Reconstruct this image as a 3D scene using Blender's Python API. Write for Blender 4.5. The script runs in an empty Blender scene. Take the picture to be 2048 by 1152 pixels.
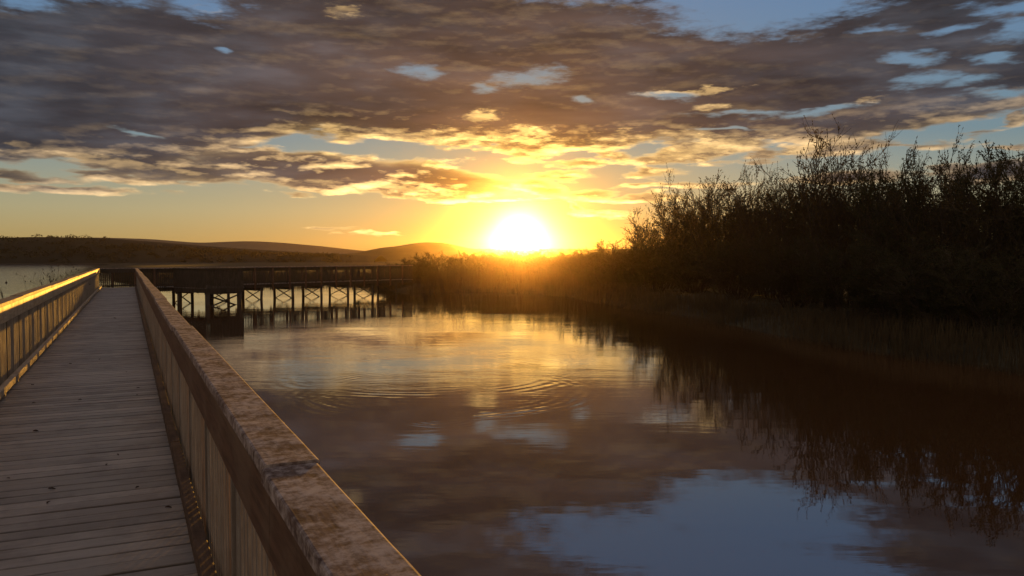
import bpy, math, random
from mathutils import Vector, Matrix
import numpy as np

SC = bpy.context.scene
COL = SC.collection
R = math.radians
PX = 1600.0                    # focal length in photo pixels (2048 wide)
YH = 516.0                     # row of the horizon in the photo
CAM_H = 2.6                    # eye above the water
DECK = 1.0                     # top of the deck above the water
SUN_AZ, SUN_EL = R(0.57), R(1.6)
SUNV = Vector((math.sin(SUN_AZ)*math.cos(SUN_EL), math.cos(SUN_AZ)*math.cos(SUN_EL), math.sin(SUN_EL)))

# ------------------------------------------------------------------ helpers
def tag(o, label=None, cat=None, group=None, kind=None):
    if label: o['label'] = label
    if cat: o['category'] = cat
    if group: o['group'] = group
    if kind: o['kind'] = kind
    return o

def empty(name, loc=(0, 0, 0), rz=0.0):
    o = bpy.data.objects.new(name, None)
    o.empty_display_size = 0.2
    COL.objects.link(o)
    o.location = loc
    o.rotation_euler = (0, 0, rz)
    return o

class MB:
    """collects verts and faces, then links them as one mesh object"""
    def __init__(self):
        self.v = []; self.f = []
    def add(self, vs, fs):
        b = len(self.v)
        self.v.extend([tuple(p) for p in vs])
        self.f.extend([tuple(i+b for i in f) for f in fs])
    def box(self, fr, s0, s1, l0, l1, z0, z1):
        c = [(s, l, z) for s in (s0, s1) for l in (l0, l1) for z in (z0, z1)]
        self.add([fr(*p) for p in c], [(0, 1, 3, 2), (4, 6, 7, 5), (0, 4, 5, 1), (2, 3, 7, 6), (0, 2, 6, 4), (1, 5, 7, 3)])
    def tube(self, pts, rad, n=5, caps=True):
        pts = [Vector(p) for p in pts]
        b = len(self.v)
        for i, p in enumerate(pts):
            d = (pts[min(i+1, len(pts)-1)] - pts[max(i-1, 0)])
            if d.length < 1e-9: d = Vector((0, 0, 1))
            d.normalize()
            a = d.cross(Vector((0.31, 0.2, 1.0)) if abs(d.z) < 0.9 else Vector((1, 0.2, 0.1))).normalized()
            c = d.cross(a)
            r = rad[i] if hasattr(rad, '__len__') else rad
            for k in range(n):
                t = 2*math.pi*k/n
                self.v.append(tuple(p + a*(r*math.cos(t)) + c*(r*math.sin(t))))
        for i in range(len(pts)-1):
            for k in range(n):
                k2 = (k+1) % n
                self.f.append((b+i*n+k, b+i*n+k2, b+(i+1)*n+k2, b+(i+1)*n+k))
        if caps:
            self.f.append(tuple(b+k for k in range(n))[::-1])
            e = b+(len(pts)-1)*n
            self.f.append(tuple(e+k for k in range(n)))
    def build(self, name, mat, parent=None, smooth=False, loc=None):
        me = bpy.data.meshes.new(name)
        me.from_pydata(self.v, [], self.f)
        me.update()
        if smooth:
            me.polygons.foreach_set('use_smooth', [True]*len(me.polygons))
        if mat: me.materials.append(mat)
        o = bpy.data.objects.new(name, me)
        COL.objects.link(o)
        if parent: o.parent = parent
        if loc: o.location = loc
        return o

def copy_thing(o, parent=None):
    c = o.copy()
    COL.objects.link(c)
    if parent: c.parent = parent
    for ch in list(o.children):
        copy_thing(ch, c)
    return c

# ------------------------------------------------------------------ node helper
class NT:
    def __init__(self, tree):
        self.t = tree; self.n = tree.nodes; self.l = tree.links
    def new(self, typ, **kw):
        nd = self.n.new(typ)
        for k, v in kw.items(): setattr(nd, k, v)
        return nd
    def put(self, sock, val):
        if isinstance(val, bpy.types.NodeSocket): self.l.new(val, sock)
        elif isinstance(val, (tuple, list)) and len(val) == 3 and len(sock.default_value) == 4: sock.default_value = (*val, 1)
        else: sock.default_value = val
    def m(self, op, a, b=None, c=None, clamp=False):
        nd = self.new('ShaderNodeMath', operation=op, use_clamp=clamp)
        self.put(nd.inputs[0], a)
        if b is not None: self.put(nd.inputs[1], b)
        if c is not None: self.put(nd.inputs[2], c)
        return nd.outputs[0]
    def vm(self, op, a, b=None, c=None, out=0):
        nd = self.new('ShaderNodeVectorMath', operation=op)
        self.put(nd.inputs[0], a)
        if b is not None: self.put(nd.inputs[1], b)
        if c is not None: self.put(nd.inputs[2], c)
        return nd.outputs[out]
    def scale(self, a, s):
        nd = self.new('ShaderNodeVectorMath', operation='SCALE')
        self.put(nd.inputs[0], a); self.put(nd.inputs['Scale'], s)
        return nd.outputs[0]
    def xyz(self, x, y, z):
        nd = self.new('ShaderNodeCombineXYZ')
        self.put(nd.inputs[0], x); self.put(nd.inputs[1], y); self.put(nd.inputs[2], z)
        return nd.outputs[0]
    def sep(self, v):
        nd = self.new('ShaderNodeSeparateXYZ'); self.put(nd.inputs[0], v)
        return nd.outputs
    def noise(self, v, scale, detail=4, rough=0.55, dist=0.0, color=False, dim='3D', lac=2.0):
        nd = self.new('ShaderNodeTexNoise', noise_dimensions=dim)
        self.put(nd.inputs['Vector'], v)
        nd.inputs['Scale'].default_value = scale
        nd.inputs['Detail'].default_value = detail
        nd.inputs['Roughness'].default_value = rough
        nd.inputs['Lacunarity'].default_value = lac
        nd.inputs['Distortion'].default_value = dist
        return nd.outputs['Color'] if color else nd.outputs[0]
    def smooth(self, v, a, b, lo=0.0, hi=1.0):
        nd = self.new('ShaderNodeMapRange', interpolation_type='SMOOTHSTEP')
        self.put(nd.inputs['Value'], v)
        for k, x in zip(('From Min', 'From Max', 'To Min', 'To Max'), (a, b, lo, hi)):
            self.put(nd.inputs[k], x)
        return nd.outputs[0]
    def lin(self, v, a, b, lo=0.0, hi=1.0, clamp=True):
        nd = self.new('ShaderNodeMapRange', clamp=clamp)
        self.put(nd.inputs['Value'], v)
        for k, x in zip(('From Min', 'From Max', 'To Min', 'To Max'), (a, b, lo, hi)):
            self.put(nd.inputs[k], x)
        return nd.outputs[0]
    def mix(self, f, a, b, mode='MIX'):
        nd = self.new('ShaderNodeMix', data_type='RGBA', blend_type=mode)
        nd.clamp_factor = True
        self.put(nd.inputs[0], f); self.put(nd.inputs[6], a); self.put(nd.inputs[7], b)
        return nd.outputs[2]
    def ramp(self, v, stops, interp='LINEAR'):
        nd = self.new('ShaderNodeValToRGB')
        self.put(nd.inputs[0], v)
        cr = nd.color_ramp; cr.interpolation = interp
        while len(cr.elements) < len(stops): cr.elements.new(0.5)
        for e, (p, c) in zip(cr.elements, stops):
            e.position = p; e.color = (*c, 1)
        return nd.outputs[0]
    def curve(self, v, pts, x0, x1, y0, y1):
        """a Float Curve through pts given in real units"""
        nd = self.new('ShaderNodeFloatCurve')
        t = self.lin(v, x0, x1)
        self.put(nd.inputs['Value'], t)
        cm = nd.mapping; c = cm.curves[0]
        q = [((x-x0)/(x1-x0), (y-y0)/(y1-y0)) for x, y in pts]
        c.points[0].location = q[0]; c.points[1].location = q[-1]
        for p in q[1:-1]: c.points.new(*p)
        for p in c.points: p.handle_type = 'AUTO_CLAMPED'
        cm.update()
        return self.lin(nd.outputs[0], 0, 1, y0, y1, clamp=False)

def material(name):
    m = bpy.data.materials.new(name); m.use_nodes = True
    t = NT(m.node_tree)
    return m, t, t.n['Principled BSDF']
# ------------------------------------------------------------------ sky: procedural clouds laid out by compass bearing and height angle
def aed(x, y):
    """photo column/row -> bearing and elevation of that piece of sky, in degrees"""
    a = math.atan((x-1024)/PX)
    return math.degrees(a), math.degrees(math.atan((YH-y)/PX*math.cos(a)))

# cloud banks below and beside the main deck: centre column/row, half width/height, tilt (degrees, + = right end down)
CLOUDS = [
    (690, 345, 350, 40, 4), (300, 325, 330, 30, 5), (930, 364, 90, 18, 4), (430, 358, 150, 9, 2), (30, 348, 90, 7, 4), (140, 378, 120, 5, 0),
    (225, 353, 50, 4, 3), (800, 372, 130, 9, 4), (870, 392, 130, 5, 2), (60, 300, 90, 20, 12),
    (1180, 328, 110, 8, 2), (1290, 345, 75, 9, 2), (1090, 352, 70, 6, -2), (1085, 376, 42, 14, 0), (1170, 383, 60, 4, 0), (1270, 372, 45, 5, 0), (1300, 397, 55, 8, 1), (1200, 430, 45, 5, 0), (1155, 415, 16, 7, 30),
    (1420, 300, 140, 24, -6), (1600, 302, 170, 22, -2), (1500, 326, 110, 7, -2), (1225, 282, 50, 20, 10),
    (1700, 352, 110, 16, 0), (1990, 342, 120, 24, -4), (1870, 335, 90, 12, 4), (1960, 262, 30, 5, 0), (2030, 238, 26, 16, 0), (2020, 294, 30, 9, 0), (1800, 292, 60, 4, 3),
    (1060, 395, 60, 5, 0), (960, 398, 70, 4, 0), (1130, 350, 60, 7, 0), (1230, 318, 45, 12, 10), (1380, 372, 60, 4, 0),
    (760, 470, 20, 2, 0), (660, 462, 18, 1.5, 0), (590, 388, 24, 4, 0),
]
# clear patches in the deck
HOLES = [
    (1520, -2, 215, 66, 0), (1440, -95, 380, 74, -4), (410, 4, 75, 30, 0), (40, 2, 75, 20, 0), (235, -14, 90, 22, 0),
    (835, 147, 40, 13, 0), (1065, 156, 55, 16, -3), (975, 178, 30, 8, 0), (1850, 165, 60, 14, -4), (1930, 165, 40, 8, -4), (1820, 120, 40, 12, 0),
    (2030, 62, 50, 20, 0), (1650, 222, 70, 7, -6), (1500, 230, 90, 6, 3), (1330, 192, 50, 9, 5), (1170, 200, 22, 7, 0), (1450, 262, 60, 4, 0), (440, 105, 20, 4, 0), (290, 275, 40, 5, 5),
    (1960, 120, 40, 9, 10), (2010, 20, 60, 14, 4), (1890, 60, 45, 8, 0), (1760, 60, 40, 7, 0), (1990, 190, 50, 8, 0),
]
GILT = [(1230, 282, 60, 20, 0), (1410, 298, 140, 22, -5), (1350, 185, 95, 12, 0), (1430, 212, 40, 10, 0), (1720, 203, 55, 10, -8), (985, 275, 150, 22, 2), (1710, 290, 65, 13, 0), (960, 240, 70, 12, 0),
        (690, 268, 90, 12, 5), (60, 300, 70, 14, 10), (200, 322, 230, 10, 4), (1600, 300, 90, 16, 0), (700, 30, 60, 18, 0), (420, 20, 40, 12, 0), (760, 372, 200, 9, 4), (1080, 300, 100, 16, 0)]
DECK_EDGE = [(-300, 345), (0, 335), (200, 330), (330, 330), (450, 308), (520, 296), (600, 272), (700, 278), (800, 288), (900, 298), (980, 310), (1080, 316), (1160, 306), (1260, 300),
             (1330, 300), (1450, 302), (1560, 298), (1660, 288), (1750, 276), (1850, 262), (1950, 245), (2048, 222), (2300, 195)]

def build_world():
    w = bpy.data.worlds.new('World'); SC.world = w; w.use_nodes = True
    t = NT(w.node_tree)
    bg = t.n['Background']
    d = t.new('ShaderNodeTexCoord').outputs['Generated']
    x, y, z = t.sep(d)
    A = t.m('MULTIPLY', t.m('ARCTAN2', x, y), 57.29578)
    E0 = t.m('MULTIPLY', t.m('ARCSINE', z), 57.29578)
    E = t.m('MAXIMUM', E0, 0.0)
    theta = t.m('MULTIPLY', t.m('ARCCOSINE', t.vm('DOT_PRODUCT', d, tuple(SUNV), out=1)), 57.29578)
    def fall(k, amp=1.0):                      # amp * exp(-theta/k)
        return t.m('MULTIPLY', t.m('EXPONENT', t.m('MULTIPLY', theta, -1.0/k)), amp)
    # ---- clear sky: the Nishita sky, cooled higher up (the photograph's white balance)
    sky = t.new('ShaderNodeTexSky')
    sky.sky_type = 'NISHITA'; sky.sun_disc = False
    sky.sun_elevation = SUN_EL; sky.sun_rotation = SUN_AZ
    sky.altitude = 0; sky.air_density = 1.0; sky.dust_density = 1.6; sky.ozone_density = 3.0
    tint = t.ramp(t.m('DIVIDE', E, 40.0), SKY_TINT)
    clear = t.vm('MULTIPLY', sky.outputs[0], tint)
    clear = t.vm('ADD', t.scale(clear, t.m('MULTIPLY_ADD', fall(11.0), -SKY_K*0.62, SKY_K)), t.scale(t.ramp(t.m('DIVIDE', E, 40.0), SKY_ADD), 10.0))
    clear = t.vm('MULTIPLY', clear, t.mix(fall(7.0), (1, 1, 1), (1.0, 0.92, 0.42)))
    # aureole of the low sun
    aur = t.vm('ADD', t.scale((1.0, 0.72, 0.22), fall(2.0, 3.5)), t.scale((1.0, 0.95, 0.85), t.m('ADD', fall(0.42, 45.0), fall(1.1, 4.5))))
    aur = t.vm('ADD', aur, t.scale((1.0, 0.62, 0.16), fall(8.0, 0.25)))
    clear = t.vm('ADD', clear, aur)
    # ---- cloud cover, in degrees inside (+) or outside (-) a cloud
    P0 = t.xyz(A, E, 0.0)
    # perspective of a flat layer: far things are squeezed towards the horizon
    zz = t.m('ADD', t.m('MAXIMUM', z, 0.0), 0.10)
    Q = t.xyz(t.m('DIVIDE', x, zz), t.m('DIVIDE', y, zz), 3.7)
    S = t.xyz(t.m('MULTIPLY', A, 0.30), t.m('MULTIPLY', E, 1.15), 1.3)
    wa = t.noise(S, 0.8, 3, color=True)
    P = t.vm('MULTIPLY_ADD', t.vm('SUBTRACT', wa, (0.5, 0.5, 0.5)), (5.0, 1.5, 0), P0)
    nQ = t.noise(Q, 0.8, 7, 0.55)
    nS = t.noise(S, 0.8, 8, 0.58)
    # same billows, sampled a little nearer the sun: the difference tells which side is lit
    dA = t.m('MULTIPLY', t.m('SUBTRACT', math.degrees(SUN_AZ), A), 0.02)
    S2 = t.vm('ADD', S, t.xyz(t.m('MULTIPLY', dA, 0.26), -0.32, 0.0))
    nS2 = t.noise(S2, 0.8, 6, 0.58)
    Q2 = t.vm('MULTIPLY', Q, (1.05, 1.05, 1.0))
    nQ2 = t.noise(Q2, 0.8, 5, 0.54)
    rag = t.m('MULTIPLY', t.m('SUBTRACT', t.noise(t.vm('MULTIPLY', S, (1.6, 1.6, 1)), 1.3, 5, 0.65), 0.5), 2.6)
    def ell(c, hole=False):
        cx, cy, rx, ry, rot = c
        a0, e0 = aed(cx, cy)
        k = math.degrees(1/PX)*math.cos(math.radians(a0))**1.2
        ra, re = rx*k, ry*k
        v = P
        if rot:
            cr, sr = math.cos(R(rot)), math.sin(R(rot))
            dv = t.vm('SUBTRACT', P, (a0, e0, 0))
            u = t.vm('DOT_PRODUCT', dv, (cr/ra, -sr/ra, 0), out=1)
            q = t.vm('DOT_PRODUCT', dv, (sr/re, cr/re, 0), out=1)
            ln = t.m('SQRT', t.m('ADD', t.m('MULTIPLY', u, u), t.m('MULTIPLY', q, q)))
        else:
            ln = t.vm('LENGTH', t.vm('MULTIPLY_ADD', P, (1/ra, 1/re, 0), (-a0/ra, -e0/re, 0)), out=1)
        if hole: return t.m('ADD', ln, rag) if cy > 0 or cx < 1300 else t.m('MULTIPLY_ADD', t.m('MULTIPLY_ADD', rag, 0.45, ln), 2.4, -1.55)
        return t.m('MULTIPLY_ADD', ln, -re*1.25, re*1.25+0.11)
    px_ = t.sep(P)
    edge_pts = []
    for (ex, ey) in DECK_EDGE:
        edge_pts.append(aed(ex, ey))
    Eb = t.curve(px_[0], edge_pts, edge_pts[0][0], edge_pts[-1][0], 4.0, 12.0)
    cov = t.m('MULTIPLY', t.m('SUBTRACT', px_[1], Eb), 1.0)
    # the deck thins out high overhead and away from the sun's quarter
    cov = t.m('MINIMUM', cov, t.lin(E, 24, 60, 3.2, 0.3))
    hf = None                                   # 0 inside a clear patch, 1 in unbroken cloud, wispy between
    for i_, h in enumerate(HOLES):
        if i_ > 1: h = (h[0], h[1], h[2]*1.0, h[3]*1.0, h[4])
        hf = ell(h, True) if hf is None else t.m('MINIMUM', hf, ell(h, True))
    hole = t.smooth(hf, 0.25, 1.55)
    for c in CLOUDS:
        cov = t.m('MAXIMUM', cov, ell(c))
    amp = t.lin(E, 2, 13, 0.62, 2.5)
    nn = t.m('ADD', t.m('MULTIPLY', t.m('SUBTRACT', nQ, 0.5), 0.7), t.m('MULTIPLY', t.m('SUBTRACT', nS, 0.5), 1.3))
    dens = t.m('MULTIPLY_ADD', nn, amp, cov)
    alpha = t.smooth(dens, -0.06, t.lin(E, 3, 14, 0.16, 0.6))
    alpha = t.m('MULTIPLY', alpha, hole)
    # ---- cloud light
    thin = t.m('EXPONENT', t.m('MULTIPLY', t.m('MAXIMUM', dens, 0.0), t.lin(E, 3, 12, -4.2, -3.0)))
    thin = t.m('MAXIMUM', thin, t.m('MULTIPLY', t.m('SUBTRACT', 1.0, hole), 0.7))
    lit = t.m('MULTIPLY_ADD', t.m('SUBTRACT', nS, nS2), 2.6, t.m('MULTIPLY', t.m('SUBTRACT', nQ, nQ2), 2.0))
    lit = t.m('MAXIMUM', lit, 0.0)
    low = t.smooth(t.m('SUBTRACT', px_[1], Eb), -1.0, 2.6, 1.0, 0.07)
    gilt = None                                  # broken undersides that catch the light from below
    for g_ in GILT:
        e_ = t.smooth(t.m('ADD', ell(g_, True), t.m('MULTIPLY', rag, 0.3)), 0.3, 1.1, 1.0, 0.0)
        gilt = e_ if gilt is None else t.m('MAXIMUM', gilt, e_)
    low = t.m('MAXIMUM', low, t.m('MULTIPLY', gilt, 0.9))
    big = t.lin(t.noise(t.vm('MULTIPLY', S, (0.7, 1.1, 1)), 0.40, 4, 0.5), 0.3, 0.7, 0.55, 1.45)
    wf = fall(11.5)
    slate = t.smooth(t.noise(t.vm('MULTIPLY', S, (0.8, 0.9, 1)), 0.75, 5, 0.55), 0.42, 0.66)
    body = t.mix(t.m('MINIMUM', t.m('MULTIPLY', wf, 1.35), 1.0), t.mix(slate, CL_COOL, (0.060, 0.074, 0.098)), CL_WARM)
    body = t.scale(body, big)
    body = t.scale(body, t.lin(t.m('MULTIPLY', lit, low), 0, 0.5, 0.88, 1.5))
    body = t.mix(t.smooth(theta, 55, 125), body, (0.36, 0.28, 0.23))       # unseen clouds behind the viewer, brightened as sunward faces to lift the deck
    goldc = t.mix(t.m('MINIMUM', t.m('MULTIPLY', fall(9.0), 1.6), 1.0), (0.88, 0.58, 0.25), (1.25, 0.76, 0.16))
    goldk = t.m('ADD', fall(16.0, 2.6), t.m('ADD', fall(4.0, 3.0), 0.22))
    gold = t.scale(goldc, t.m('MULTIPLY', t.m('MULTIPLY', goldk, low), t.m('ADD', t.m('MULTIPLY', gilt, t.lin(nS, 0.38, 0.62, 0.5, 0.0)), t.m('ADD', t.m('MULTIPLY', thin, 0.7), t.m('MULTIPLY', lit, 1.8)))))
    cloud = t.vm('ADD', body, gold)
    cloud = t.vm('ADD', t.scale(cloud, 10.0), t.scale(aur, t.lin(thin, 0, 1, 0.12, 0.9)))
    col = t.mix(alpha, clear, cloud)
    # ground side of the dome, only ever seen past the edge of the land
    t.put(bg.inputs['Color'], col)
    bg.inputs['Strength'].default_value = 0.066
    w.cycles.sampling_method = 'MANUAL'
    w.cycles.sample_map_resolution = 512

SKY_TINT = [(0.0, (1.0, 1.0, 1.0)), (0.1, (0.9, 1.0, 1.1)), (0.25, (0.8, 1.0, 1.25)), (1.0, (0.7, 0.95, 1.3))]
SKY_K = 0.66
SKY_ADD = [(0.0, (0.36, 0.26, 0.08)), (0.08, (0.31, 0.285, 0.17)), (0.2, (0.12, 0.18, 0.20)), (0.45, (0.09, 0.16, 0.27)), (0.7, (0.14, 0.19, 0.30)), (1.0, (0.18, 0.21, 0.30))]  # high stops, out of view, brightened to lift the dark deck
CL_COOL = (0.036, 0.045, 0.062)
CL_WARM = (0.25, 0.122, 0.052)
build_world()
# ------------------------------------------------------------------ materials
U2 = Vector((-math.sin(R(25.61)), math.cos(R(25.61)), 0))     # along the near boardwalk
R2 = Vector((math.cos(R(25.61)), math.sin(R(25.61)), 0))      # to its right
V2 = Vector((math.sin(R(35.0)), math.cos(R(35.0)), 0))        # along the far boardwalk
T2 = Vector((math.cos(R(35.0)), -math.sin(R(35.0)), 0))

def sl_coords(t):
    pos = t.new('ShaderNodeNewGeometry').outputs['Position']
    s = t.vm('DOT_PRODUCT', pos, tuple(U2), out=1)
    l = t.vm('DOT_PRODUCT', pos, tuple(R2), out=1)
    z = t.sep(pos)[2]
    return pos, s, l, z

def wood(name, dark, light, grain, pitch=None, rough=0.75, blotch=0.5, blotch_col=None, bump=0.25, spec=0.3, blotch_scale=5.0, blotch_lo=0.45, blotch_hi=0.62):
    """weathered timber; grain = stretch of the fibre noise along (s, l, z)"""
    m, t, b = material(name)
    pos, s, l, z = sl_coords(t)
    q = t.xyz(s, l, z)
    fib = t.noise(t.vm('MULTIPLY', q, grain), 1.0, 6, 0.65)
    col = t.mix(t.lin(fib, 0.3, 0.7), dark, light)
    if pitch:
        idx = t.m('FLOOR', t.m('DIVIDE', s, pitch))
        wn = t.new('ShaderNodeTexWhiteNoise', noise_dimensions='1D'); t.put(wn.inputs['W'], idx)
        col = t.scale(col, t.lin(wn.outputs[0], 0, 1, 0.74, 1.2))
        fr = t.m('FRACT', t.m('ADD', t.m('DIVIDE', s, pitch), 0.06))          # dark band along the plank edges marks the gaps
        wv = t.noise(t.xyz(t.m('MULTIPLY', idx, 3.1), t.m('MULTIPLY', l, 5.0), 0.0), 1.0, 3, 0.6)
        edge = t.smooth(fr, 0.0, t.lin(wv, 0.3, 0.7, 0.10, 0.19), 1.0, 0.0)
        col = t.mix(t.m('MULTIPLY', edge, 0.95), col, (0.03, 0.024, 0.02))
    bl = t.noise(q, blotch_scale, 6, 0.68)
    bl2 = t.noise(q, blotch_scale*0.27, 3, 0.5)
    f = t.smooth(t.m('ADD', bl, t.m('MULTIPLY', t.m('SUBTRACT', bl2, 0.5), 0.5)), blotch_lo, blotch_hi)
    col = t.mix(t.m('MULTIPLY', f, blotch), col, blotch_col or light)
    t.put(b.inputs['Base Color'], col)
    t.put(b.inputs['Roughness'], t.lin(f, 0, 1, rough, min(1, rough+0.1)))
    b.inputs['Specular IOR Level'].default_value = spec
    bp = t.new('ShaderNodeBump'); bp.inputs['Strength'].default_value = bump; bp.inputs['Distance'].default_value = 0.006
    t.put(bp.inputs['Height'], t.m('ADD', fib, t.m('MULTIPLY', bl, 0.5)))
    t.put(b.inputs['Normal'], bp.outputs[0])
    return m

M = {}
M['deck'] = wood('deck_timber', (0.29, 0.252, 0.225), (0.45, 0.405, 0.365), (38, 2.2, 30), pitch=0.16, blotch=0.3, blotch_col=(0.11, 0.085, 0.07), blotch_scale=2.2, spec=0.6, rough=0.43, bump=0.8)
M['cap'] = wood('handrail_timber', (0.06, 0.036, 0.03), (0.19, 0.13, 0.11), (4, 55, 55), blotch=0.75, blotch_col=(0.56, 0.48, 0.45), rough=0.85, spec=0.08, bump=0.1, blotch_scale=30.0, blotch_lo=0.34, blotch_hi=0.72)
M['rail'] = wood('side_rail_timber', (0.075, 0.04, 0.024), (0.17, 0.095, 0.06), (3, 45, 45), blotch=0.35, blotch_col=(0.22, 0.16, 0.11), spec=0.25)
M['slat'] = wood('slat_timber', (0.18, 0.155, 0.13), (0.38, 0.335, 0.29), (45, 45, 2), blotch=0.3, blotch_col=(0.16, 0.11, 0.08), spec=0.25)
M['kick'] = wood('kerb_timber', (0.07, 0.045, 0.03), (0.15, 0.10, 0.07), (3, 45, 45), blotch=0.5, blotch_col=(0.06, 0.04, 0.03), spec=0.25)
M['cap_sunlit'] = wood('sunlit_handrail_timber', (0.19, 0.14, 0.1), (0.30, 0.24, 0.18), (3, 45, 45), blotch=0.3, blotch_col=(0.22, 0.16, 0.11), rough=0.65, spec=0.2)  # paler copy of the handrail timber, sun's brightness put into its colour
M['rail_sunlit'] = wood('sunlit_side_rail_timber', (0.32, 0.25, 0.19), (0.55, 0.47, 0.38), (3, 45, 45), blotch=0.35, blotch_col=(0.2, 0.14, 0.1), rough=0.6, spec=0.3)  # side rail and kickboard likewise: sunlight painted in as a paler copy
M['pile'] = wood('pile_timber', (0.04, 0.03, 0.024), (0.10, 0.078, 0.06), (30, 30, 2), blotch=0.4, blotch_col=(0.03, 0.035, 0.02), spec=0.2)

def plain(name, a, b_, scale, rough=0.85, spec=0.2, stretch=(1, 1, 1), trans=0.0, bump=0.0):
    m, t, b = material(name)
    pos = t.new('ShaderNodeNewGeometry').outputs['Position']
    n = t.noise(t.vm('MULTIPLY', pos, stretch), scale, 5, 0.6)
    col = t.mix(t.lin(n, 0.32, 0.68), a, b_)
    t.put(b.inputs['Base Color'], col)
    b.inputs['Roughness'].default_value = rough
    b.inputs['Specular IOR Level'].default_value = spec
    if bump:
        bp = t.new('ShaderNodeBump'); bp.inputs['Strength'].default_value = 0.6; bp.inputs['Distance'].default_value = bump
        t.put(bp.inputs['Height'], n); t.put(b.inputs['Normal'], bp.outputs[0])
    if trans:
        tr = t.new('ShaderNodeBsdfTranslucent'); t.put(tr.inputs['Color'], col)
        mx = t.new('ShaderNodeMixShader'); mx.inputs[0].default_value = trans
        out = t.n['Material Output']
        t.l.new(b.outputs[0], mx.inputs[1]); t.l.new(tr.outputs[0], mx.inputs[2]); t.l.new(mx.outputs[0], out.inputs['Surface'])
    return m
M['ground'] = plain('marsh_ground', (0.035, 0.028, 0.016), (0.085, 0.07, 0.035), 0.9, bump=0.06)
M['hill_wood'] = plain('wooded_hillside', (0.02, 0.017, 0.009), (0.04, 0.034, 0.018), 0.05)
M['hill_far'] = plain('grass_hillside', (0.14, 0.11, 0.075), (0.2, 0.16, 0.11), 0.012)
M['hill_mid'] = plain('scrub_hillside', (0.04, 0.035, 0.018), (0.08, 0.065, 0.035), 0.05)
M['far_leaf'] = plain('distant_foliage', (0.035, 0.03, 0.016), (0.06, 0.05, 0.025), 0.3)
M['bark'] = plain('willow_bark', (0.04, 0.028, 0.018), (0.09, 0.065, 0.045), 6, stretch=(1, 1, 0.3))
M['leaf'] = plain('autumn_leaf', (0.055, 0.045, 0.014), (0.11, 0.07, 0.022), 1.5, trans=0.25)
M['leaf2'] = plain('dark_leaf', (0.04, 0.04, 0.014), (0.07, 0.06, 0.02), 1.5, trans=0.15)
M['reed'] = plain('reed_straw', (0.05, 0.036, 0.018), (0.10, 0.072, 0.036), 0.8, trans=0.12)
M['seed'] = plain('seed_head', (0.05, 0.035, 0.02), (0.09, 0.065, 0.04), 8)
M['litter'] = plain('dead_leaf', (0.03, 0.016, 0.008), (0.07, 0.035, 0.015), 40)
M['feather'] = plain('duck_feather', (0.05, 0.04, 0.03), (0.10, 0.08, 0.06), 14)
M['beak'] = plain('duck_bill', (0.2, 0.15, 0.03), (0.25, 0.18, 0.04), 14)

def water_material():
    m, t, b = material('lake_water')
    pos = t.new('ShaderNodeNewGeometry').outputs['Position']
    x, y, z = t.sep(pos)
    b.inputs['Base Color'].default_value = (0.08, 0.036, 0.013, 1)  # peaty brown, warmed further to paint in the sun's orange veil
    b.inputs['Roughness'].default_value = 0.02
    b.inputs['IOR'].default_value = WATER_IOR
    b.inputs['Specular IOR Level'].default_value = 0.5
    # wind ripples: nearly calm pond, rougher open lake beyond the boardwalk
    fine = t.noise(t.vm('MULTIPLY', pos, (0.9, 3.2, 1)), 2.2, 4, 0.55)
    mid = t.noise(t.vm('MULTIPLY', pos, (0.55, 1.5, 1)), 0.9, 3, 0.5)
    swell = t.noise(t.vm('MULTIPLY', pos, (0.5, 0.9, 1)), 0.22, 2, 0.5)
    patch = t.smooth(t.noise(t.vm('MULTIPLY', pos, (0.5, 1.2, 1)), 0.18, 3, 0.55), 0.42, 0.62)
    sd = t.vm('DOT_PRODUCT', pos, tuple(R2), out=1)                 # metres right of the boardwalk's line
    lake = t.smooth(sd, -14.0, -2.5, 1.0, 0.0)
    near = t.smooth(y, 9.0, 22.0, 0.10, 0.8)
    kf = t.m('MULTIPLY', t.m('MULTIPLY_ADD', patch, 0.75, 0.25), near)
    kf = t.m('MULTIPLY_ADD', lake, 1.5, kf)
    h = t.m('MULTIPLY', t.m('MULTIPLY', t.m('SUBTRACT', fine, 0.5), kf), 0.0042)
    h = t.m('ADD', h, t.m('MULTIPLY', t.m('MULTIPLY', t.m('SUBTRACT', mid, 0.5), t.m('MULTIPLY_ADD', kf, 0.8, 0.2)), 0.0075))
    h = t.m('ADD', h, t.m('MULTIPLY', t.m('SUBTRACT', swell, 0.5), 0.004))
    # rings spreading from where something broke the surface
    for (cx, cy, r0, w, lam, a, a0, a1) in RINGS:
        dx = t.m('SUBTRACT', x, cx); dy = t.m('SUBTRACT', y, cy)
        rr = t.m('SQRT', t.m('ADD', t.m('MULTIPLY', dx, dx), t.m('MULTIPLY', dy, dy)))
        g = t.m('DIVIDE', t.m('SUBTRACT', rr, r0), w)
        env = t.m('EXPONENT', t.m('MULTIPLY', t.m('MULTIPLY', g, g), -1.0))
        brk = t.smooth(t.noise(t.vm('ADD', pos, (cx*3, cy, 0)), 0.45, 3, 0.6), 0.45, 0.62, 0.0, 1.0)
        wv = t.m('SINE', t.m('MULTIPLY', t.m('ADD', rr, t.m('MULTIPLY', mid, 0.25)), 2*math.pi/lam))
        h = t.m('ADD', h, t.m('MULTIPLY', t.m('MULTIPLY', wv, t.m('MULTIPLY', env, brk)), a))
    bp = t.new('ShaderNodeBump'); bp.inputs['Strength'].default_value = 1.0; bp.inputs['Distance'].default_value = 1.0
    t.put(bp.inputs['Height'], h)
    t.put(b.inputs['Normal'], bp.outputs[0])
    t.put(b.inputs['Roughness'], t.lin(t.m('MULTIPLY', lake, t.smooth(y, 25, 60)), 0, 1, 0.02, 0.13))
    return m
WATER_IOR = 2.5
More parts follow.
